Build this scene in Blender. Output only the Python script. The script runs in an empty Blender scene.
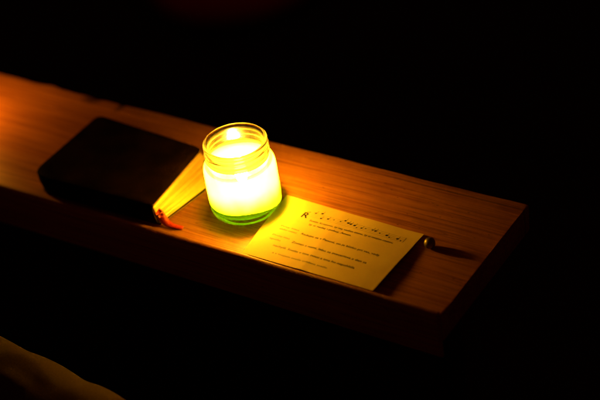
import bpy, bmesh, math, random
from mathutils import Vector, Matrix, noise
random.seed(7)
S = 0.001                       # millimetres to metres
scn = bpy.context.scene
COL = scn.collection
TAU = math.tau

# ------------------------------------------------------------------ helpers
def link(name, bm, mats, parent=None, loc=(0, 0, 0), smooth=True, auto=None):
    """bm is in millimetres, relative to the thing's base."""
    bmesh.ops.recalc_face_normals(bm, faces=bm.faces[:])
    for v in bm.verts:
        v.co *= S
    me = bpy.data.meshes.new(name)
    if smooth:
        for f in bm.faces:
            f.smooth = True
    if auto is not None:
        for e in bm.edges:
            if len(e.link_faces) == 2 and e.calc_face_angle(0) > math.radians(auto):
                e.smooth = False
    bm.to_mesh(me)
    bm.free()
    for m in (mats if isinstance(mats, (list, tuple)) else [mats]):
        me.materials.append(m)
    o = bpy.data.objects.new(name, me)
    COL.objects.link(o)
    o.location = Vector(loc) * S
    if parent:
        o.parent = parent
    return o

def thing(name, label, cat, loc=(0, 0, 0)):
    o = bpy.data.objects.new(name, None)
    COL.objects.link(o)
    o.location = Vector(loc) * S
    o.empty_display_size = 0.02
    o['label'] = label
    o['category'] = cat
    return o

def lathe(prof, n=96, closed=False):
    bm = bmesh.new()
    rings = []
    for r, z in prof:
        if r < 1e-6:
            rings.append([bm.verts.new((0, 0, z))])
        else:
            rings.append([bm.verts.new((r * math.cos(TAU * i / n), r * math.sin(TAU * i / n), z)) for i in range(n)])
    pairs = list(zip(rings[:-1], rings[1:]))
    if closed:
        pairs.append((rings[-1], rings[0]))
    for a, b in pairs:
        for i in range(n):
            j = (i + 1) % n
            if len(a) == 1 and len(b) == 1:
                continue
            if len(a) == 1:
                bm.faces.new((a[0], b[i], b[j]))
            elif len(b) == 1:
                bm.faces.new((a[i], b[0], a[j]))
            else:
                bm.faces.new((a[i], b[i], b[j], a[j]))
    return bm

def sm(prof, it=2):
    """Chaikin smoothing of an open profile."""
    for _ in range(it):
        q = [prof[0]]
        for a, b in zip(prof[:-1], prof[1:]):
            q.append((a[0] * .75 + b[0] * .25, a[1] * .75 + b[1] * .25))
            q.append((a[0] * .25 + b[0] * .75, a[1] * .25 + b[1] * .75))
        q.append(prof[-1])
        prof = q
    return prof

class NT:
    def __init__(self, name):
        self.m = bpy.data.materials.new(name)
        self.m.use_nodes = True
        self.t = self.m.node_tree
        self.t.nodes.clear()
        self.out = self.t.nodes.new('ShaderNodeOutputMaterial')
    def n(self, typ, **kw):
        nd = self.t.nodes.new('ShaderNode' + typ)
        for k, v in kw.items():
            if k.startswith('_'):
                setattr(nd, k[1:], v)
            else:
                nd.inputs[k.replace('__', ' ')].default_value = v
        return nd
    def l(self, a, b):
        self.t.links.new(a, b)
    def surf(self, s):
        self.l(s, self.out.inputs['Surface'])

def ramp(nt, fac, stops):
    r = nt.n('ValToRGB')
    e = r.color_ramp.elements
    while len(e) < len(stops):
        e.new(0.5)
    for el, (p, c) in zip(e, stops):
        el.position = p
        el.color = (*c, 1) if len(c) == 3 else c
    nt.l(fac, r.inputs['Fac'])
    return r.outputs['Color']

def mixc(nt, fac, a, b, mode='MIX'):
    m = nt.n('Mix', _data_type='RGBA', _blend_type=mode)
    for i, v in ((0, fac), (6, a), (7, b)):
        if isinstance(v, (int, float)):
            m.inputs[i].default_value = v
        elif isinstance(v, tuple):
            m.inputs[i].default_value = (*v, 1)
        else:
            nt.l(v, m.inputs[i])
    return m.outputs[2]

def math_(nt, op, a, b=0.0, clamp=False):
    m = nt.n('Math', _operation=op, _use_clamp=clamp)
    for i, v in ((0, a), (1, b)):
        if isinstance(v, (int, float)):
            m.inputs[i].default_value = v
        else:
            nt.l(v, m.inputs[i])
    return m.outputs[0]

def coords(nt, scale=(1, 1, 1), rot=(0, 0, 0)):
    tc = nt.n('TexCoord')
    mp = nt.n('Mapping')
    mp.inputs['Scale'].default_value = scale
    mp.inputs['Rotation'].default_value = rot
    nt.l(tc.outputs['Object'], mp.inputs['Vector'])
    return mp.outputs['Vector'], tc

# ------------------------------------------------------------------ materials
def mat_wood(name, dark=1.0, seam=True):
    nt = NT(name)
    base = (0.45 * dark, 0.168 * dark, 0.042 * dark)
    lo = (0.31 * dark, 0.097 * dark, 0.023 * dark)
    tc = nt.n('TexCoord')
    # slow wander of the grain along the board
    mw = nt.n('Mapping'); mw.inputs['Scale'].default_value = (4.5, 12, 12)
    nt.l(tc.outputs['Object'], mw.inputs['Vector'])
    wn = nt.n('TexNoise', Scale=1.0, Detail=3.0)
    nt.l(mw.outputs['Vector'], wn.inputs['Vector'])
    off = nt.n('VectorMath', _operation='MULTIPLY_ADD')
    nt.l(wn.outputs['Color'], off.inputs[0])
    off.inputs[1].default_value = (0.0, 0.010, 0.010)
    nt.l(tc.outputs['Object'], off.inputs[2])
    # growth rings: fine bands across the board
    m1 = nt.n('Mapping'); m1.inputs['Scale'].default_value = (1.6, 340, 340)
    nt.l(off.outputs[0], m1.inputs['Vector'])
    g1 = nt.n('TexNoise', Scale=1.0, Detail=4.0, Roughness=0.62)
    nt.l(m1.outputs['Vector'], g1.inputs['Vector'])
    m2 = nt.n('Mapping'); m2.inputs['Scale'].default_value = (9, 760, 760)
    nt.l(off.outputs[0], m2.inputs['Vector'])
    g2 = nt.n('TexNoise', Scale=1.0, Detail=2.0, Roughness=0.7)
    nt.l(m2.outputs['Vector'], g2.inputs['Vector'])
    m3 = nt.n('Mapping'); m3.inputs['Scale'].default_value = (2.2, 20, 20)
    nt.l(off.outputs[0], m3.inputs['Vector'])
    g3 = nt.n('TexNoise', Scale=1.0, Detail=5.0, Roughness=0.55)
    nt.l(m3.outputs['Vector'], g3.inputs['Vector'])
    grain = ramp(nt, g1.outputs['Fac'], [(0.36, lo), (0.47, tuple(c * .86 for c in base)), (0.60, base), (0.74, tuple(c * 1.12 for c in base))])
    fine = ramp(nt, g2.outputs['Fac'], [(0.36, (0.50, 0.42, 0.36)), (0.54, (1, 1, 1))])
    blot = ramp(nt, g3.outputs['Fac'], [(0.30, (0.80, 0.74, 0.68)), (0.56, (1, 1, 1))])
    c = mixc(nt, 0.75, grain, fine, 'MULTIPLY')
    c = mixc(nt, 0.8, c, blot, 'MULTIPLY')
    sp = nt.n('SeparateXYZ'); nt.l(off.outputs[0], sp.inputs[0])
    # pores, small dents and specks of old soot
    mp = nt.n('Mapping'); mp.inputs['Scale'].default_value = (95, 210, 210)
    nt.l(tc.outputs['Object'], mp.inputs['Vector'])
    vo = nt.n('TexVoronoi', Scale=1.0); nt.l(mp.outputs['Vector'], vo.inputs['Vector'])
    hs = nt.n('SeparateXYZ'); nt.l(vo.outputs['Color'], hs.inputs[0])
    pit = math_(nt, 'MULTIPLY', math_(nt, 'LESS_THAN', vo.outputs['Distance'], 0.13), math_(nt, 'GREATER_THAN', hs.outputs['X'], 0.80))
    c = mixc(nt, math_(nt, 'MULTIPLY', pit, 0.6), c, (0.06, 0.02, 0.008))
    # long thin scratches
    ms = nt.n('Mapping'); ms.inputs['Scale'].default_value = (5, 60, 60); ms.inputs['Rotation'].default_value = (0, 0, 0.16)
    nt.l(tc.outputs['Object'], ms.inputs['Vector'])
    sn = nt.n('TexNoise', Scale=1.0, Detail=1.0); nt.l(ms.outputs['Vector'], sn.inputs['Vector'])
    scr = math_(nt, 'LESS_THAN', math_(nt, 'ABSOLUTE', math_(nt, 'SUBTRACT', sn.outputs['Fac'], 0.635)), 0.0035)
    c = mixc(nt, math_(nt, 'MULTIPLY', scr, 0.35), c, (0.09, 0.035, 0.012))
    if seam:
        # dark resin streak near the far edge, right half; knots in the left half
        d = math_(nt, 'ABSOLUTE', math_(nt, 'SUBTRACT', sp.outputs['Y'], 0.0985))
        st = math_(nt, 'SUBTRACT', 1.0, math_(nt, 'DIVIDE', d, 0.0016), clamp=True)
        xm = math_(nt, 'MULTIPLY', math_(nt, 'SUBTRACT', sp.outputs['X'], 0.04), 12.0, clamp=True)
        c = mixc(nt, math_(nt, 'MULTIPLY', math_(nt, 'MULTIPLY', st, xm), 0.75), c, (0.035, 0.012, 0.005))
        for (kx, ky, ax, ay) in ((-0.268, 0.098, 0.013, 0.0075), (-0.228, 0.100, 0.0045, 0.012), (-0.350, -0.020, 0.008, 0.004)):
            cx = nt.n('Combine' + 'XYZ')
            nt.l(math_(nt, 'DIVIDE', math_(nt, 'SUBTRACT', sp.outputs['X'], kx), ax), cx.inputs[0])
            nt.l(math_(nt, 'DIVIDE', math_(nt, 'SUBTRACT', sp.outputs['Y'], ky + 0.005), ay), cx.inputs[1])
            ln = nt.n('VectorMath', _operation='LENGTH'); nt.l(cx.outputs[0], ln.inputs[0])
            k = math_(nt, 'SUBTRACT', 1.35, ln.outputs['Value'], clamp=True)
            c = mixc(nt, math_(nt, 'MULTIPLY', k, 0.85), c, (0.045, 0.016, 0.007))
    b = nt.n('BsdfPrincipled')
    b.inputs['Specular IOR Level'].default_value = 0.32
    nt.l(c, b.inputs['Base Color'])
    rr = nt.n('MapRange'); rr.inputs['To Min'].default_value = 0.34; rr.inputs['To Max'].default_value = 0.56
    nt.l(g1.outputs['Fac'], rr.inputs['Value']); nt.l(rr.outputs['Result'], b.inputs['Roughness'])
    bp = nt.n('Bump', Strength=0.35, Distance=0.0006)
    nt.l(math_(nt, 'ADD', g1.outputs['Fac'], math_(nt, 'MULTIPLY', g2.outputs['Fac'], 0.5)), bp.inputs['Height'])
    nt.l(bp.outputs['Normal'], b.inputs['Normal'])
    nt.surf(b.outputs[0])
    return nt.m

def mat_thin_glass():
    nt = NT('clear_glass')
    tr = nt.n('BsdfTransparent'); tr.inputs['Color'].default_value = (0.965, 0.975, 0.95, 1)
    gl = nt.n('BsdfGlossy', Roughness=0.04); gl.inputs['Color'].default_value = (1, 1, 1, 1)
    fr = nt.n('Fresnel', IOR=1.28)
    v, _ = coords(nt, (60, 60, 60))
    ns = nt.n('TexNoise', Scale=1.0, Detail=2.0); nt.l(v, ns.inputs['Vector'])
    bp = nt.n('Bump', Strength=0.12, Distance=0.002); nt.l(ns.outputs['Fac'], bp.inputs['Height'])
    nt.l(bp.outputs['Normal'], gl.inputs['Normal']); nt.l(bp.outputs['Normal'], fr.inputs['Normal'])
    mx = nt.n('MixShader'); nt.l(fr.outputs[0], mx.inputs[0]); nt.l(tr.outputs[0], mx.inputs[1]); nt.l(gl.outputs[0], mx.inputs[2])
    nt.surf(mx.outputs[0])
    return nt.m

def mat_thick_glass():
    nt = NT('rim_glass')
    g = nt.n('BsdfGlass', Roughness=0.15, IOR=1.46); g.inputs['Color'].default_value = (0.97, 0.98, 0.95, 1)
    v, _ = coords(nt, (90, 90, 90))
    ns = nt.n('TexNoise', Scale=1.0, Detail=2.0); nt.l(v, ns.inputs['Vector'])
    bp = nt.n('Bump', Strength=0.10, Distance=0.002); nt.l(ns.outputs['Fac'], bp.inputs['Height'])
    nt.l(bp.outputs['Normal'], g.inputs['Normal'])
    nt.surf(g.outputs[0])
    return nt.m

def mat_wax(name, col, clear, foot=None):
    nt = NT(name)
    v, _ = coords(nt, (70, 70, 45))
    ns = nt.n('TexNoise', Scale=1.0, Detail=4.0); nt.l(v, ns.inputs['Vector'])
    c = ramp(nt, ns.outputs['Fac'], [(0.3, tuple(x * .85 for x in col)), (0.65, col)])
    if foot:                                           # light fading with depth in the wax, painted as greener towards the bottom
        sp = nt.n('SeparateXYZ'); nt.l(_.outputs['Object'], sp.inputs[0])
        mr = nt.n('MapRange', _interpolation_type='SMOOTHSTEP')
        mr.inputs['From Min'].default_value = foot[0]; mr.inputs['From Max'].default_value = foot[1]
        nt.l(math_(nt, 'ADD', sp.outputs['Z'], math_(nt, 'MULTIPLY', ns.outputs['Fac'], 0.006)), mr.inputs['Value'])
        c = mixc(nt, mr.outputs['Result'], (0.12, 0.46, 0.022), c)
    tl = nt.n('BsdfTranslucent'); nt.l(c, tl.inputs['Color'])
    df = nt.n('BsdfDiffuse'); nt.l(c, df.inputs['Color'])
    tr = nt.n('BsdfTransparent'); tr.inputs['Color'].default_value = (0.90, 0.86, 0.60, 1)
    a = nt.n('MixShader'); a.inputs[0].default_value = 0.35
    nt.l(tl.outputs[0], a.inputs[1]); nt.l(df.outputs[0], a.inputs[2])
    b = nt.n('MixShader'); b.inputs[0].default_value = clear
    if foot:                                           # the wall thins out towards its molten top
        m2 = nt.n('MapRange', _interpolation_type='SMOOTHSTEP')
        m2.inputs['From Min'].default_value = 0.026; m2.inputs['From Max'].default_value = 0.044
        m2.inputs['To Min'].default_value = 0.03; m2.inputs['To Max'].default_value = 0.20
        nt.l(sp.outputs['Z'], m2.inputs['Value'])
        dn = nt.n('VectorMath', _operation='DOT_PRODUCT')   # burnt thin on the side towards the sheet
        nm = nt.n('VectorMath', _operation='NORMALIZE')
        fl2 = nt.n('VectorMath', _operation='MULTIPLY'); fl2.inputs[1].default_value = (1, 1, 0)
        nt.l(_.outputs['Object'], fl2.inputs[0]); nt.l(fl2.outputs[0], nm.inputs[0]); nt.l(nm.outputs[0], dn.inputs[0])
        dn.inputs[1].default_value = (0.97, 0.22, 0)
        m3 = nt.n('MapRange', _interpolation_type='SMOOTHSTEP')
        m3.inputs['From Min'].default_value = -1.7; m3.inputs['From Max'].default_value = 0.75
        m3.inputs['To Max'].default_value = 0.19
        nt.l(dn.outputs['Value'], m3.inputs['Value'])
        nt.l(math_(nt, 'MAXIMUM', m2.outputs['Result'], m3.outputs['Result']), b.inputs[0])
    nt.l(a.outputs[0], b.inputs[1]); nt.l(tr.outputs[0], b.inputs[2])
    gl = nt.n('BsdfGlossy', Roughness=0.25)
    fr = nt.n('Fresnel', IOR=1.35)
    d = nt.n('MixShader'); nt.l(math_(nt, 'MULTIPLY', fr.outputs[0], 0.5), d.inputs[0])
    nt.l(b.outputs[0], d.inputs[1]); nt.l(gl.outputs[0], d.inputs[2])
    nt.surf(d.outputs[0])
    return nt.m

FLAME = 5200.0
def mat_flame():
    nt = NT('candle_flame')
    e = nt.n('Emission', Strength=FLAME)
    e.inputs['Color'].default_value = (1.0, 0.42, 0.03, 1)
    nt.surf(e.outputs[0])
    return nt.m

def mat_simple(name, col, rough=0.6, metal=0.0, spec=0.5, nscale=(200, 200, 200), var=0.25, bump=0.2, dist=0.0004, detail=4.0):
    nt = NT(name)
    b = nt.n('BsdfPrincipled')
    v, _ = coords(nt, nscale)
    ns = nt.n('TexNoise', Scale=1.0, Detail=detail); nt.l(v, ns.inputs['Vector'])
    c = ramp(nt, ns.outputs['Fac'], [(0.3, tuple(x * (1 - var) for x in col)), (0.7, tuple(min(1, x * (1 + var)) for x in col))])
    nt.l(c, b.inputs['Base Color'])
    b.inputs['Roughness'].default_value = rough
    b.inputs['Metallic'].default_value = metal
    b.inputs['Specular IOR Level'].default_value = spec
    if bump:
        bp = nt.n('Bump', Strength=bump, Distance=dist); nt.l(ns.outputs['Fac'], bp.inputs['Height'])
        nt.l(bp.outputs['Normal'], b.inputs['Normal'])
    nt.surf(b.outputs[0])
    return nt.m

def mat_leather():
    nt = NT('black_leather')
    b = nt.n('BsdfPrincipled', Roughness=0.6, IOR=1.15)
    b.inputs['Specular IOR Level'].default_value = 0.05
    v, _ = coords(nt, (1, 1, 1))
    vo = nt.n('TexVoronoi', Scale=900.0); nt.l(v, vo.inputs['Vector'])
    ns = nt.n('TexNoise', Scale=40.0, Detail=5.0); nt.l(v, ns.inputs['Vector'])
    c = ramp(nt, ns.outputs['Fac'], [(0.35, (0.004, 0.002, 0.0015)), (0.7, (0.014, 0.006, 0.003))])
    nt.l(c, b.inputs['Base Color'])
    bp = nt.n('Bump', Strength=0.4, Distance=0.0004)
    nt.l(math_(nt, 'ADD', vo.outputs['Distance'], ns.outputs['Fac']), bp.inputs['Height'])
    nt.l(bp.outputs['Normal'], b.inputs['Normal'])
    nt.surf(b.outputs[0])
    return nt.m

def mat_gilt():
    """gilded edge of a stack of pages: fine layers along the height"""
    nt = NT('gilt_page_edge')
    b = nt.n('BsdfPrincipled', Roughness=0.42, Metallic=0.35)
    v, _ = coords(nt, (10, 10, 2600))
    ns = nt.n('TexNoise', Scale=1.0, Detail=2.0, Roughness=0.7); nt.l(v, ns.inputs['Vector'])
    v2, _ = coords(nt, (7, 7, 480))
    n2 = nt.n('TexNoise', Scale=1.0, Detail=4.0); nt.l(v2, n2.inputs['Vector'])
    c1 = ramp(nt, ns.outputs['Fac'], [(0.3, (0.50, 0.33, 0.07)), (0.6, (0.80, 0.60, 0.17))])
    c2 = ramp(nt, n2.outputs['Fac'], [(0.36, (0.55, 0.48, 0.35)), (0.55, (1, 1, 1))])
    nt.l(mixc(nt, 0.9, c1, c2, 'MULTIPLY'), b.inputs['Base Color'])
    bp = nt.n('Bump', Strength=0.5, Distance=0.0004); nt.l(ns.outputs['Fac'], bp.inputs['Height'])
    nt.l(bp.outputs['Normal'], b.inputs['Normal'])
    nt.surf(b.outputs[0])
    return nt.m

def mat_paper():
    nt = NT('cream_paper')
    b = nt.n('BsdfPrincipled', Roughness=0.75)
    b.inputs['Specular IOR Level'].default_value = 0.3
    v, _ = coords(nt, (1, 1, 1))
    n1 = nt.n('TexNoise', Scale=900.0, Detail=3.0); nt.l(v, n1.inputs['Vector'])
    n2 = nt.n('TexNoise', Scale=28.0, Detail=4.0); nt.l(v, n2.inputs['Vector'])
    c = ramp(nt, n2.outputs['Fac'], [(0.3, (0.72, 0.54, 0.18)), (0.7, (0.80, 0.62, 0.22))])
    c = mixc(nt, 0.15, c, n1.outputs['Color'], 'MULTIPLY')
    nt.l(c, b.inputs['Base Color'])
    bp = nt.n('Bump', Strength=0.25, Distance=0.0015); nt.l(n2.outputs['Fac'], bp.inputs['Height'])
    nt.l(bp.outputs['Normal'], b.inputs['Normal'])
    nt.surf(b.outputs[0])
    return nt.m

M_WOOD = mat_wood('varnished_pine')
M_WOOD_LIP = mat_wood('varnished_pine_strip', 0.9, seam=False)
M_GLASS = mat_thin_glass()
M_RIM = mat_thick_glass()
M_WAX = mat_wax('pale_wax', (0.92, 0.91, 0.62), 0.06, (0.018, 0.038))
M_WAXIN = mat_wax('pale_wax_inside', (0.92, 0.93, 0.45), 0.55)
M_GREEN = mat_wax('green_wax', (0.115, 0.25, 0.014), 0.0)
M_FLAME = mat_flame()
M_WICK = mat_simple('charred_wick', (0.02, 0.015, 0.012), 0.9)
M_LEATHER = mat_leather()
M_LIT_EDGE = mat_simple('lit_cover_edge', (0.20, 0.11, 0.045), 0.7)  # tan that paints the candlelit rim onto the book cover
M_GILT = mat_gilt()
M_PAPER = mat_paper()
M_INK = mat_simple('printing_ink', (0.016, 0.010, 0.008), 0.6, bump=0)
M_RIBBON = mat_simple('red_ribbon', (0.42, 0.016, 0.007), 0.5, nscale=(900, 900, 900), bump=0.4)
M_BEAD = mat_simple('dull_metal', (0.20, 0.16, 0.11), 0.42, metal=0.8, nscale=(300, 300, 300), bump=0.15)
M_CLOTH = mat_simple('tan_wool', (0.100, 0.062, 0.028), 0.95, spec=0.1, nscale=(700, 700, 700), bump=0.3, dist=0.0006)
M_HASSOCK = mat_simple('red_cloth', (0.60, 0.025, 0.02), 0.95, spec=0.1, nscale=(200, 200, 200), bump=0.5, dist=0.002)
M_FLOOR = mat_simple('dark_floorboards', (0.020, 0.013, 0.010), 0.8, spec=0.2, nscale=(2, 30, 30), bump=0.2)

# ------------------------------------------------------------------ the wooden shelf
YB, YF, XR, XL, TH = 103.6, -72.6, 243.1, -760.0, 30.0
LIP_IN, LIP_H = -66.0, 5.0
shelf = thing('wooden_shelf', 'long varnished pine shelf of a pew with a low lip along its near edge', 'shelf', (0, 0, -TH))

def back_y(x):
    y = YB + 0.35 * math.sin(x * 0.031) + 0.9 * noise.noise(Vector((x * 0.02, 3.1, 0)))
    y -= 2.6 * max(0, 1 - abs(x + 262) / 9) + 1.6 * max(0, 1 - abs(x + 229) / 5)
    if x < -285:                                   # rough bark edge, left of the book
        y += -0.5 + 1.6 * noise.noise(Vector((x * 0.055, 7.7, 0))) + 0.012 * (-285 - x)
        y += 3.0 * max(0, 1 - abs(x + 330) / 16)
    return y
bm = bmesh.new()
NX = 420
prev = None
prof0 = None
for i in range(NX + 1):
    t = i / NX
    x = XL + (XR - XL) * t
    yb = back_y(x)
    r = 2.6
    ring = []
    pts = [(LIP_IN + 0.6, -TH), (LIP_IN + 0.6, 0.0)]
    for k in range(1, 16):
        y = LIP_IN + 0.6 + (yb - r - LIP_IN - 0.6) * k / 16
        pts.append((y, 0.0 + 0.18 * noise.noise(Vector((x * .012, y * .05, 0)))))
    for k in range(0, 6):
        a = math.pi / 2 * (1 - k / 5)
        pts.append((yb - r + r * math.cos(a), -r + r * math.sin(a)))
    pts.append((yb, -TH + 2)); pts.append((yb - 2, -TH))
    cur = [bm.verts.new((x, y, z + TH)) for y, z in pts]
    if prev:
        n = len(cur)
        for k in range(n):
            bm.faces.new((prev[k], prev[(k + 1) % n], cur[(k + 1) % n], cur[k]))
    else:
        bm.faces.new(cur)
    prev = cur
bm.faces.new(list(reversed(prev)))
eds = [e for e in bm.edges if all(abs(v.co.x - XR) < 1e-4 for v in e.verts)]
bmesh.ops.bevel(bm, geom=eds, offset=1.2, segments=2, affect='EDGES', profile=0.5)
link('top_board', bm, M_WOOD, shelf, auto=40)

# rounded strip that forms the lip, planted along the near edge
bm = bmesh.new()
prof = []
yo, yi, zt, zb = YF, LIP_IN, LIP_H, -46.0
prof.append((yi, zb)); prof.append((yi, -0.5))
prof.append((yi, zt - 1.4))
for k in range(1, 7):
    a = math.pi / 2 * k / 6
    prof.append((yi - 1.4 + 1.4 * math.cos(a), zt - 1.4 + 1.4 * math.sin(a)))
for k in range(0, 8):
    a = math.pi / 2 + math.pi / 2 * k / 7
    prof.append((yo + 5 + 5 * math.cos(a), zt - 5 + 5 * math.sin(a)))
prof.append((yo, zb + 4)); prof.append((yo + 4, zb))
prev = None
for i in range(161):
    x = XL + (XR - 0.8 - XL) * i / 160
    w = 0.45 * noise.noise(Vector((x * 0.015, 0.4, 0)))
    cur = [bm.verts.new((x, y + w * 0.4, z + TH + w * (1 if z > 0 else 0))) for y, z in prof]
    if prev:
        n = len(cur)
        for k in range(n):
            bm.faces.new((prev[k], prev[(k + 1) % n], cur[(k + 1) % n], cur[k]))
    else:
        bm.faces.new(cur)
    prev = cur
bm.faces.new(list(reversed(prev)))
link('front_lip', bm, M_WOOD_LIP, shelf, auto=40)

# upright board that carries the shelf, set back under it
def box(bm, x0, x1, y0, y1, z0, z1, bev=1.5):
    r = bmesh.ops.create_cube(bm, size=1)
    for v in r['verts']:
        v.co = Vector(((x0 + x1) / 2 + v.co.x * (x1 - x0), (y0 + y1) / 2 + v.co.y * (y1 - y0), (z0 + z1) / 2 + v.co.z * (z1 - z0)))
    es = list({e for v in r['verts'] for e in v.link_edges})
    bmesh.ops.bevel(bm, geom=es, offset=bev, segments=2, affect='EDGES', profile=0.5)
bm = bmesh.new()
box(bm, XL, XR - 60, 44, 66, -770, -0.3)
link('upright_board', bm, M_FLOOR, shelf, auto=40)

# ------------------------------------------------------------------ jar candle
jar = thing('jar_candle', 'lit candle with green wax glowing in a clear glass jar with a threaded open rim', 'candle', (0, 0, 0.4))
outer = [(0, 1.6), (20, 1.6), (24.5, 0.2), (28, 0.0), (31.2, 1.4), (33.6, 4.6), (34.8, 9), (35.1, 14), (35.1, 30), (35.1, 46), (34.7, 50.5), (33.2, 54.5), (31.0, 57.2), (29.4, 58.6)]
neck = [(29.4, 58.6), (28.9, 59.6), (28.9, 60.6), (29.6, 61.2), (30.7, 61.8), (30.7, 63.0), (29.4, 63.8), (28.8, 64.4), (28.8, 66.4), (29.5, 67.0), (30.5, 67.6), (30.5, 68.8), (29.3, 69.5),
        (28.8, 70.2), (28.8, 72.0), (29.7, 72.8), (30.4, 73.8), (30.3, 75.2), (29.4, 76.2), (28.2, 76.3), (27.0, 75.6), (26.5, 74.0)]
inner_n = [(26.5, 74.0), (26.5, 66), (26.6, 60.5), (27.4, 58.2)]
inner = [(27.4, 58.2), (30.2, 56.4), (32.5, 54.0), (34.0, 50.3), (34.4, 46), (34.4, 14), (33.9, 10), (31.4, 6.8), (26, 6.0), (0, 5.8)]
bm = lathe(sm(outer, 2), 112)
link('jar_body', bm, M_GLASS, jar)
b2 = lathe(sm(inner, 2), 112)
ib = link('jar_lining', b2, M_GLASS, jar)
# merge the inner wall into the jar body so that the glass is one part
jb = bpy.data.objects['jar_body']
bm = bmesh.new(); bm.from_mesh(jb.data); bm.from_mesh(ib.data)
bm.to_mesh(jb.data); bm.free()
bpy.data.objects.remove(ib, do_unlink=True)

rim = sm(neck, 2) + sm(inner_n, 1)[1:] + [(28.4, 58.35)]
bm = lathe(rim, 144, closed=True)
for v in bm.verts:                                   # slight run of the screw thread
    a = math.atan2(v.co.y, v.co.x)
    if v.co.z > 60.3 and v.co.z < 70 and v.co.xy.length > 28.0:
        v.co.z += 1.1 * math.sin(a + 0.6)
link('threaded_rim', bm, M_RIM, jar)

# wax: a pale wall burnt hollow round the wick, on a solid green foot
wax_out = sm([(33.4, 14.6), (34.15, 16.2), (34.2, 30), (34.15, 45), (33.6, 49.6), (31.8, 53.0), (29.8, 54.2)], 2)
wax_in = sm([(29.8, 54.2), (27.8, 52.2), (25.8, 46), (24.4, 34), (22.5, 22), (15, 18.3), (0, 18)], 2)
bm = lathe(wax_out + wax_in[1:] + [], 96)
for v in bm.verts:
    a = math.atan2(v.co.y, v.co.x)
    rr = v.co.xy.length
    if v.co.z > 44:
        v.co.z += 0.7 * math.sin(2 * a + 1.0) + 0.3 * math.sin(5 * a)
    elif rr < 26:
        v.co.z += 0.5 * math.sin(3 * a)
nf = len(wax_out)
for f in bm.faces:
    c = f.calc_center_median()
    if c.xy.length < 0.93 * 34.2 and not (c.z < 18.5 and c.xy.length > 30):
        f.material_index = 1
def tilt(bm):                                         # the wax has set slightly aslant in the jar
    for v in bm.verts:
        if v.co.z < 22 and v.co.xy.length > 26:
            k = (v.co.x * 0.84 + v.co.y * 0.53) / 34
            v.co.z += (1.5 * k if k < 0 else -7.5 * k * k) * min(1, (22 - v.co.z) / 4)
        elif v.co.z < 27 and v.co.xy.length < 27:
            k = max(0, (v.co.x * 0.84 + v.co.y * 0.53) / 34)
            v.co.z -= 6 * k * (27 - v.co.z) / 7
tilt(bm)
wx = link('wax', bm, [M_WAX, M_WAXIN], jar)
bm = lathe(sm([(0, 6.2), (25.6, 6.4), (30.8, 7.2), (33.3, 10), (34.15, 13.6), (33.9, 15.2), (32.5, 16.0), (0, 16)], 2), 96)
for v in bm.verts:
    if v.co.xy.length > 20:
        k = (v.co.x * 0.84 + v.co.y * 0.53) / 34
        if v.co.z > 9:
            v.co.z += (1.5 * k if k < 0 else -7.5 * k * k) * min(1, (v.co.z - 9) / 5)
link('green_wax_layer', bm, M_GREEN, jar)['label'] = 'darker green layer of wax at the bottom of the jar'
bm = lathe([(0, 19), (0.9, 19), (0.8, 26), (0.75, 31), (0.5, 32.5), (0, 32.8)], 16)
for v in bm.verts:
    v.co.x += 0.012 * max(0, v.co.z - 22) ** 2
link('wick', bm, M_WICK, jar)
fl = sm([(0, 29.5), (2.4, 30.2), (4.6, 33), (5.9, 38), (5.8, 44), (4.6, 50), (2.9, 55), (1.2, 58.8), (0, 60.5)], 2)
bm = lathe(fl, 20)
for v in bm.verts:
    v.co.x += 0.5 + 0.018 * max(0, v.co.z - 40) ** 1.4
link('flame', bm, M_FLAME, jar)

# ------------------------------------------------------------------ prayer book
book = thing('prayer_book', 'closed black leather prayer book with gilt page edges lying beside the candle jar', 'book', (-135, -5, 0))
BO = Vector((-135, -5, 0))
#            front-right     back-right     back-left       front-left
TOP = [(-66.5, -55.5), (-76.0, 41.0), (-217.0, 52.0), (-215.0, -59.0)]
BOT = [(-61.0, -55.5), (-46.0, 42.0), (-215.0, 50.0), (-212.0, -59.0)]
def rounded(quad, rads, n=8):
    out = []
    m = len(quad)
    for i, (p, r) in enumerate(zip(quad, rads)):
        p = Vector(p); a = Vector(quad[i - 1]); b = Vector(quad[(i + 1) % m])
        da = (a - p).normalized(); db = (b - p).normalized()
        s, e = p + da * r, p + db * r
        for k in range(n + 1):
            t = k / n
            out.append(tuple((1 - t) ** 2 * s + 2 * t * (1 - t) * p + t * t * e))
    return out
def lerp2(a, b, t):
    return (a[0] + (b[0] - a[0]) * t, a[1] + (b[1] - a[1]) * t)
def quad_at(z, zt=19.5, zb=2.0):
    t = (z - zb) / (zt - zb)
    return [lerp2(b, a, t) for a, b in zip(TOP, BOT)]
def inset(quad, d):
    c = Vector((sum(p[0] for p in quad) / 4, sum(p[1] for p in quad) / 4))
    return [tuple(c + (Vector(p) - c) * (1 - d / (Vector(p) - c).length)) for p in quad]
def loft(bm, loops, cap=True):
    rows = [[bm.verts.new(Vector((x, y, z)) - BO) for x, y, z in lp] for lp in loops]
    n = len(rows[0])
    for a, b in zip(rows[:-1], rows[1:]):
        for k in range(n):
            bm.faces.new((a[k], a[(k + 1) % n], b[(k + 1) % n], b[k]))
    if cap:
        bm.faces.new(list(reversed(rows[0]))); bm.faces.new(rows[-1])
def warp(x, y):                                       # soft cover, slightly domed and sagging
    u = (x + 140) / 75; v = (y + 3) / 55
    return 0.9 * (1 - 0.5 * u * u - 0.5 * v * v) + 0.5 * noise.noise(Vector((x * 0.02, y * 0.02, 1)))
bm = bmesh.new()
RT, RB = [3, 9, 9, 16], [3, 8, 9, 16]
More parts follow.
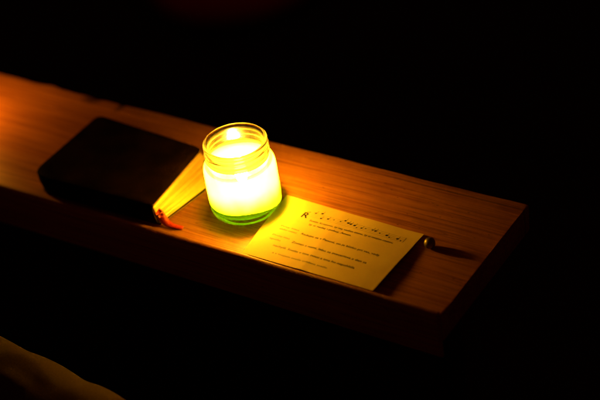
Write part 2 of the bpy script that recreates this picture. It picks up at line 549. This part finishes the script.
def plate(quad, rads, z0, z1, wf):
    loops = []
    for z, d in ((z0, 0.6), (z0 + 0.4, 0.0), (z1 - 0.7, 0.0), (z1 - 0.2, 0.35), (z1, 1.2)):
        q = rounded(inset(quad, d), rads)
        loops.append([(x, y, z + (warp(x, y) * wf)) for x, y in q])
    loft(bm, loops, cap=False)
    # underside and top as fans of inset rings so the warp carries through
    for base, flip in ((loops[0], True), (loops[-1], False)):
        rings = []
        cx = sum(p[0] for p in base) / len(base); cy = sum(p[1] for p in base) / len(base)
        zz = z0 if flip else z1
        for f in (1.0, 0.9, 0.75, 0.55, 0.3, 0.1):
            rings.append([(cx + (x - cx) * f, cy + (y - cy) * f, zz + warp(cx + (x - cx) * f, cy + (y - cy) * f) * wf) for x, y, _ in base])
        loft(bm, rings, cap=False)
        bm.faces.new([v for v in bm.verts[-len(base):]] if False else [bm.verts.new(Vector(p) - BO) for p in rings[-1]])
plate(TOP, RT, 19.6, 21.6, 1.0)
plate(BOT, RB, 0.5, 2.2, 0.0)
# spine, bulging towards the near edge
arc = []
for k in range(15):
    a = math.pi * k / 14
    zc, rz, ry = 11.2, 10.5, 4.0
    arc.append((-math.sin(a) * ry, zc - math.cos(a) * rz))
rows = []
for i in range(41):
    t = i / 40
    row_o, row_i = [], []
    for k, (dy, z) in enumerate(arc):
        tz = z / 21.5
        xr = -61.0 + (-66.5 + 61.0) * tz - 0.4; xl = -212.0 - 3.0 * tz + 2
        x = xl + (xr - xl) * t
        e = 0.0 if t > 0.16 else 9.0 * (1 - t / 0.16) ** 2
        y = -55.3 - 3.6 * (1 - t) + dy + e
        zz = z + (warp(x, y) if z > 11 else 0) * (max(0, (z - 11) / 10.5))
        row_o.append(bm.verts.new(Vector((x, y, max(0.5, zz))) - BO))
        row_i.append(bm.verts.new(Vector((x, y + 1.6 , min(20.6, max(1.6, 11.2 + (zz - 11.2) * 0.88)))) - BO))
    rows.append(row_o + row_i[::-1])
for a, b in zip(rows[:-1], rows[1:]):
    n = len(a)
    for k in range(n):
        bm.faces.new((a[k], a[(k + 1) % n], b[(k + 1) % n], b[k]))
bm.faces.new(rows[0]); bm.faces.new(rows[-1])
bmesh.ops.remove_doubles(bm, verts=bm.verts[:], dist=0.0005)
bm.normal_update()
for f in bm.faces:                                    # candlelight caught on the cover's right-hand edge, painted in as tan
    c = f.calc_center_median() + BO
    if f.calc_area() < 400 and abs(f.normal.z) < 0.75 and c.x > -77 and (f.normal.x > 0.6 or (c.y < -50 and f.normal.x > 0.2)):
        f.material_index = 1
link('leather_cover', bm, [M_LEATHER, M_LIT_EDGE], book, loc=(0, 0, 0), auto=50)

bm = bmesh.new()
loops = []
NZ = 44
for i in range(NZ + 1):
    z = 2.0 + 17.9 * i / NZ
    q = quad_at(z)
    q = [(q[0][0] - 1.6, q[0][1] + 0.6), (q[1][0] - 1.5 - 2.6 * (1 - i / NZ), q[1][1] - 2.5), (q[2][0] + 2.5, q[2][1] - 2.5), (q[3][0] + 4.5, q[3][1] + 1.6)]
    rp = rounded(q, [2, 7, 7, 17], 6)
    # straight side pieces need extra points for a lively edge
    pts = []
    for j, p in enumerate(rp):
        pts.append(p)
        nx = rp[(j + 1) % len(rp)]
        L = math.dist(p, nx)
        for s in range(1, int(L // 6) + 1):
            pts.append(lerp2(p, nx, s / (int(L // 6) + 1)))
    if i == 0:
        NP = len(pts)
    row = []
    for x, y in pts[:NP]:
        w = 0.45 * noise.noise(Vector((0.3, y * 0.012, z * 1.3))) + 0.35 * noise.noise(Vector((1.3, y * .03, z * 0.4)))
        row.append((x + w, y, z + max(0, (z - 12) / 8) * warp(x, y) * 0.8))
    loops.append(row)
n0 = min(len(l) for l in loops)
loft(bm, [l[:n0] for l in loops])
link('page_block', bm, M_GILT, book, auto=60)

# red marker ribbon hanging out at the foot of the pages
def strip(pts, widths, th=0.2):
    bm = bmesh.new()
    rows = []
    for i, (p, (w, tw)) in enumerate(zip(pts, widths)):
        p = Vector(p)
        d = (Vector(pts[min(i + 1, len(pts) - 1)]) - Vector(pts[max(i - 1, 0)])).normalized()
        side = Vector((-d.y, d.x, 0))
        if side.length < 0.2:
            side = Vector((0, 1, 0))
        side.normalize()
        side = Matrix.Rotation(math.radians(tw), 3, d) @ side
        nrm = side.cross(d).normalized()
        rows.append([bm.verts.new(p + side * w - BO), bm.verts.new(p - side * w - BO), bm.verts.new(p - side * w + nrm * th - BO), bm.verts.new(p + side * w + nrm * th - BO)])
    for a, b in zip(rows[:-1], rows[1:]):
        for k in range(4):
            bm.faces.new((a[k], a[(k + 1) % 4], b[(k + 1) % 4], b[k]))
    bm.faces.new(rows[0]); bm.faces.new(list(reversed(rows[-1])))
    return bm
rp = [(-71, -51.5, 13.6), (-66, -52, 13.0), (-63.2, -52.4, 11.0), (-60.6, -52.8, 7.6), (-57.8, -53.2, 4.2), (-54, -53.6, 2.2), (-49.5, -53.8, 1.8), (-46, -53.4, 2.0), (-43, -52.9, 1.3), (-40.5, -52.2, 0.9), (-38.5, -51.6, 0.8)]
rw = [(3.2, 0), (3.6, 10), (3.8, 26), (3.9, 34), (3.9, 24), (3.7, 6), (3.4, -8), (3.1, -10), (2.8, -4), (2.6, 0), (2.2, 0)]
link('marker_ribbon', strip(rp, rw), M_RIBBON, book)
for ch in book.children:
    pass

# ------------------------------------------------------------------ song sheet
PB = Vector((107, -18, 0))
sheet = thing('song_sheet', 'cream printed sheet with a line of music and text, propped on the shelf lip', 'paper', tuple(PB))
P_BL, P_BR, P_FR, P_FL = (Vector((25.8, 30.4, 0.7)), Vector((177.7, 24.6, 1.6)), Vector((176.2, -64.9, 4.6)), Vector((38.8, -65.3, 4.4)))
def sheet_pt(u, v):                                   # u along, v from the far edge (0) to the near edge (1)
    p = (P_BL * (1 - u) + P_BR * u) * (1 - v) + (P_FL * (1 - u) + P_FR * u) * v
    z = p.z + 1.3 * math.sin(math.pi * v) * (0.7 + 0.5 * math.sin(2.2 * u + 0.4)) * (1 - 0.3 * u)
    z += 0.5 * noise.noise(Vector((u * 3, v * 2.4, 0.5))) + 0.55 * max(0, 1 - abs(u - 0.44 - 0.02 * v) / 0.10) ** 2 * (0.4 + 0.6 * v)
    z += 0.9 * max(0, u - 0.86) / 0.14 * max(0, 0.35 - v) / 0.35
    return Vector((p.x, p.y, max(z, 0.55)))
bm = bmesh.new()
NU, NV = 96, 60
g0 = [[bm.verts.new(sheet_pt(i / NU, j / NV) - PB) for i in range(NU + 1)] for j in range(NV + 1)]
g1 = [[bm.verts.new(sheet_pt(i / NU, j / NV) - PB - Vector((0, 0, 0.28))) for i in range(NU + 1)] for j in range(NV + 1)]
for j in range(NV):
    for i in range(NU):
        bm.faces.new((g0[j][i], g0[j + 1][i], g0[j + 1][i + 1], g0[j][i + 1]))
        bm.faces.new((g1[j][i], g1[j][i + 1], g1[j + 1][i + 1], g1[j + 1][i]))
for i in range(NU):
    bm.faces.new((g0[0][i], g0[0][i + 1], g1[0][i + 1], g1[0][i])); bm.faces.new((g0[NV][i], g1[NV][i], g1[NV][i + 1], g0[NV][i + 1]))
for j in range(NV):
    bm.faces.new((g0[j][0], g1[j][0], g1[j + 1][0], g0[j + 1][0])); bm.faces.new((g0[j][NU], g0[j + 1][NU], g1[j + 1][NU], g1[j][NU]))
link('paper_sheet', bm, M_PAPER, sheet, auto=50)

def uv_of(x, y):                                      # plan position (mm) to sheet u, v
    v = (29 - y) / 94.5
    for _ in range(6):
        a = P_BL.lerp(P_FL, v); b = P_BR.lerp(P_FR, v)
        u = (x - a.x) / (b.x - a.x)
        yb_ = P_BL.y + (P_BR.y - P_BL.y) * u; yf_ = P_FL.y + (P_FR.y - P_FL.y) * u
        v = (y - yb_) / (yf_ - yb_)
    return u, v
def on_sheet(x, y, lift=0.12):
    p = sheet_pt(*uv_of(x, y)); p.z += lift
    return p - PB

def text_into(bm, s, x0, y0, x1, size, weight=0.0, x_is_width=True):
    """flat lettering fitted between x0 and x1 on the baseline y0"""
    cu = bpy.data.curves.new('lettering', 'FONT')
    cu.body = s; cu.size = size; cu.offset = weight; cu.resolution_u = 2
    o = bpy.data.objects.new('lettering', cu)
    COL.objects.link(o)
    dg = bpy.context.evaluated_depsgraph_get()
    me = bpy.data.meshes.new_from_object(o.evaluated_get(dg))
    t = bmesh.new(); t.from_mesh(me)
    xs = [v.co.x for v in t.verts]
    lo, hi = min(xs), max(xs)
    vm = {}
    for v in t.verts:
        x = x0 + (v.co.x - lo) / (hi - lo) * (x1 - x0) if x1 else x0 + v.co.x - lo
        vm[v] = bm.verts.new(on_sheet(x, y0 + v.co.y))
    for f in t.faces:
        try:
            bm.faces.new([vm[v] for v in f.verts])
        except ValueError:
            pass
    t.free()
    bpy.data.objects.remove(o, do_unlink=True); bpy.data.curves.remove(cu); bpy.data.meshes.remove(me)

def blob(bm, x, y, rx, ry, rot=0.0, lift=0.14, n=14):
    vs = []
    for k in range(n):
        a = TAU * k / n
        dx, dy = rx * math.cos(a), ry * math.sin(a)
        vs.append(bm.verts.new(on_sheet(x + dx * math.cos(rot) - dy * math.sin(rot), y + dx * math.sin(rot) + dy * math.cos(rot), lift)))
    bm.faces.new(vs)
def bar(bm, x0, y0, x1, y1, w, lift=0.12, n=1):
    d = Vector((x1 - x0, y1 - y0)).normalized(); s = Vector((-d.y, d.x)) * w / 2
    prev = None
    for k in range(n + 1):
        x = x0 + (x1 - x0) * k / n; y = y0 + (y1 - y0) * k / n
        cur = (bm.verts.new(on_sheet(x + s.x, y + s.y, lift)), bm.verts.new(on_sheet(x - s.x, y - s.y, lift)))
        if prev:
            bm.faces.new((prev[0], prev[1], cur[1], cur[0]))
        prev = cur

# music line: response sign, faint stave, note heads
bm = bmesh.new()
for k in range(4):
    bar(bm, 66, 8.0 + 2.2 * k, 166, 6.4 + 2.2 * k, 0.16, 0.10, 24)
notes = [(68.5, 15.5, 1), (74.5, 17.5, 2), (77.5, 10.0, 1), (84.0, 12.0, 1), (90.0, 12.8, 0), (97.0, 13.0, 0), (100.5, 16.0, 1), (105.0, 13.6, 2), (108.0, 13.0, 2), (112.5, 12.5, 2), (116.0, 10.0, 0), (120.5, 11.2, 1), (124.5, 12.2, 0),
         (131.5, 12.6, 1), (134.8, 12.4, 2), (140.0, 11.0, 0), (147.5, 10.6, 2), (151.0, 9.0, 0), (159.0, 10.0, 2), (163.0, 8.6, 0)]
for x, y, k in notes:
    blob(bm, x, y - 1.0, (0.8, 1.05, 1.35)[k], (0.65, 0.9, 1.15)[k], 0.35)
    if k:
        bar(bm, x + 0.9, y - 1.0, x + 0.9, y + 3.0, 0.35)
bar(bm, 166, 6.2, 166, 13.4, 0.4)
link('music_line', bm, M_INK, sheet, smooth=False)
bm = bmesh.new()
text_into(bm, 'R', 58.4, 3.6, 65.2, 12.0, 0.22)
bar(bm, 60.2, 12.4, 63.2, 14.2, 0.8)
T = [('Svetlo Kristovo, ty ma vedies tmou, ty si mojou cestou', 69.6, 0.6, 158.5, 4.0, 0.006),
     ('ty si nadej i pokoj. Amen.', 72.6, -5.2, 118.5, 4.0, 0.008),
     ('Prvy hlas', 50.0, -17.3, 70.0, 2.7, 0.0),
     ('alebo vsetci', 51.0, -21.8, 69.6, 3.2, 0.0),
     ('Radujte sa v Panovi, on je blizko pri vas, vzdy', 74.4, -21.0, 157.2, 4.0, 0.008),
     ('Druhy hlas', 50.0, -31.8, 68.6, 2.9, 0.0),
     ('spolu', 50.5, -37.5, 62.0, 3.2, 0.0),
     ('Zostan s nami, lebo sa zvecerieva a den sa', 72.8, -35.0, 152.0, 4.0, 0.008),
     ('nachylil. Svetlo v tme svieti a tma ho nepohltila', 59.5, -45.6, 145.8, 4.0, 0.008),
     ('a v tvojom svetle uvidime svetlo', 64.5, -55.0, 123.0, 3.4, 0.0)]
for s, x0, y0, x1, sz, w in T:
    text_into(bm, s, x0, y0, x1, sz, w * 4)
link('printed_text', bm, M_INK, sheet, smooth=False)

# ------------------------------------------------------------------ little metal ball by the paper's corner
bm = lathe(sm([(0, 0), (2.2, 0.05), (4.2, 1.2), (5.1, 3.4), (5.2, 5.8), (4.1, 8.3), (2.2, 9.7), (0, 10.1)], 3), 40)
bead = link('metal_ball', bm, M_BEAD, None, loc=(190.6, 12.4, 0.2))
bead['label'] = 'small dull metal ball lying by the corner of the printed sheet'
bead['category'] = 'ball'

# ------------------------------------------------------------------ cloth in the dark, lower left
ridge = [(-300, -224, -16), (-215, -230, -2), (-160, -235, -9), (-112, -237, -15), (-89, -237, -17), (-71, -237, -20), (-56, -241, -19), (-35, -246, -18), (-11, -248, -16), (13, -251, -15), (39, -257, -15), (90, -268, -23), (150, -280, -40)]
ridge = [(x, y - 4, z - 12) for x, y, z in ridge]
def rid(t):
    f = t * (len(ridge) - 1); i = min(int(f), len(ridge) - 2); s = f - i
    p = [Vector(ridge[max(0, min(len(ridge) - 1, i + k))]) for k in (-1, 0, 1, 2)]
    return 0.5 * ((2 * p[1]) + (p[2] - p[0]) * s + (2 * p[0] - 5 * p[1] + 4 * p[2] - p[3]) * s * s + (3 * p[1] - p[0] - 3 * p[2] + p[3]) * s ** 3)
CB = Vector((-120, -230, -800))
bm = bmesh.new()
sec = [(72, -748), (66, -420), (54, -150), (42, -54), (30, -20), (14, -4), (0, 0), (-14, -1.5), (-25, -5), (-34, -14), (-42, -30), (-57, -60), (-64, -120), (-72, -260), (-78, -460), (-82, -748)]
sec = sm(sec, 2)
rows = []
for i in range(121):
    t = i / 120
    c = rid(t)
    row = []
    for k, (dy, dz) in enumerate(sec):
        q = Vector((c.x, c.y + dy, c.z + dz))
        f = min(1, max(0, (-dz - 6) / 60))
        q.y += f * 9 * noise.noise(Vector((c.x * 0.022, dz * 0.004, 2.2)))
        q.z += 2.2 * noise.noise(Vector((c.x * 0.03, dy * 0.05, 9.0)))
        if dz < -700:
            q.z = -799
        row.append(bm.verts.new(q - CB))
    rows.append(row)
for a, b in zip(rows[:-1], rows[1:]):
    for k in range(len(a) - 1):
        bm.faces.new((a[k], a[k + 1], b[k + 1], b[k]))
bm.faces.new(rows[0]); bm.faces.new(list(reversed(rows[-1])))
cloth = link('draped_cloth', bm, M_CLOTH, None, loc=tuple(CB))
cloth['label'] = 'fold of tan cloth faintly lit in the dark in front of the shelf'
cloth['category'] = 'cloth'

# ------------------------------------------------------------------ cushion and floor, far back in the dark
bm = lathe(sm([(0, 0), (150, 0), (186, 10), (196, 45), (186, 82), (150, 100), (60, 108), (0, 108)], 3), 72)
for v in bm.verts:
    v.co.z *= 1 + 0.05 * noise.noise(v.co * 0.01)
cu = link('floor_cushion', bm, M_HASSOCK, None, loc=(-1205, 1545, -799))
cu['label'] = 'round dark red cushion barely visible in the darkness beyond the shelf'
cu['category'] = 'cushion'

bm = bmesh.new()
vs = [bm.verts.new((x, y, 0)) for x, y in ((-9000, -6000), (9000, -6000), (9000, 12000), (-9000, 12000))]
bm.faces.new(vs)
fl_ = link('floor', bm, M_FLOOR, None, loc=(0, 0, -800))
fl_['kind'] = 'structure'

# ------------------------------------------------------------------ a second candle's light, farther left along the shelf
ld = bpy.data.lights.new('candle_light', 'POINT')
ld.energy = 0.78
ld.color = (1.0, 0.36, 0.02)
ld.shadow_soft_size = 0.012
lo_ = bpy.data.objects.new('candle_light', ld)
lo_.location = (-0.392, 0.006, 0.050)
COL.objects.link(lo_)

w = bpy.data.worlds.new('World'); scn.world = w
w.use_nodes = True
bg = w.node_tree.nodes['Background']
bg.inputs['Color'].default_value = (1.0, 0.16, 0.06, 1)
bg.inputs['Strength'].default_value = 0.015

# ------------------------------------------------------------------ camera
cd = bpy.data.cameras.new('camera')
cam = bpy.data.objects.new('camera', cd)
COL.objects.link(cam)
r = Vector((0.83846723, 0.52889466, -0.13131316)); u = Vector((-0.22345115, 0.55344775, 0.80234978)); f = Vector((-0.49703349, 0.64340192, -0.58222992))
mw = Matrix(((r.x, u.x, -f.x, 0.7952922), (r.y, u.y, -f.y, -0.947017), (r.z, u.z, -f.z, 0.8830675), (0, 0, 0, 1)))
cam.matrix_world = mw
cd.sensor_width = 36.0
cd.lens = 1602.84 / 600 * 36.0
cd.clip_start = 0.05; cd.clip_end = 60
cd.dof.use_dof = True
tgt = Vector((0.085, -0.02, 0.01))
cd.dof.focus_distance = (tgt - cam.matrix_world.translation).dot(f)
cd.dof.aperture_fstop = 2.8
scn.camera = cam

# ------------------------------------------------------------------ render settings
scn.render.engine = 'CYCLES'
cy = scn.cycles
cy.transparent_max_bounces = 40
cy.max_bounces = 14; cy.diffuse_bounces = 6; cy.transmission_bounces = 12; cy.glossy_bounces = 6
cy.use_denoising = True
cy.sample_clamp_indirect = 6.0
cy.caustics_reflective = True; cy.caustics_refractive = True
cy.blur_glossy = 1.0
vs_ = scn.view_settings
vs_.view_transform = 'Standard'; vs_.look = 'None'; vs_.exposure = 0.0; vs_.gamma = 1.0
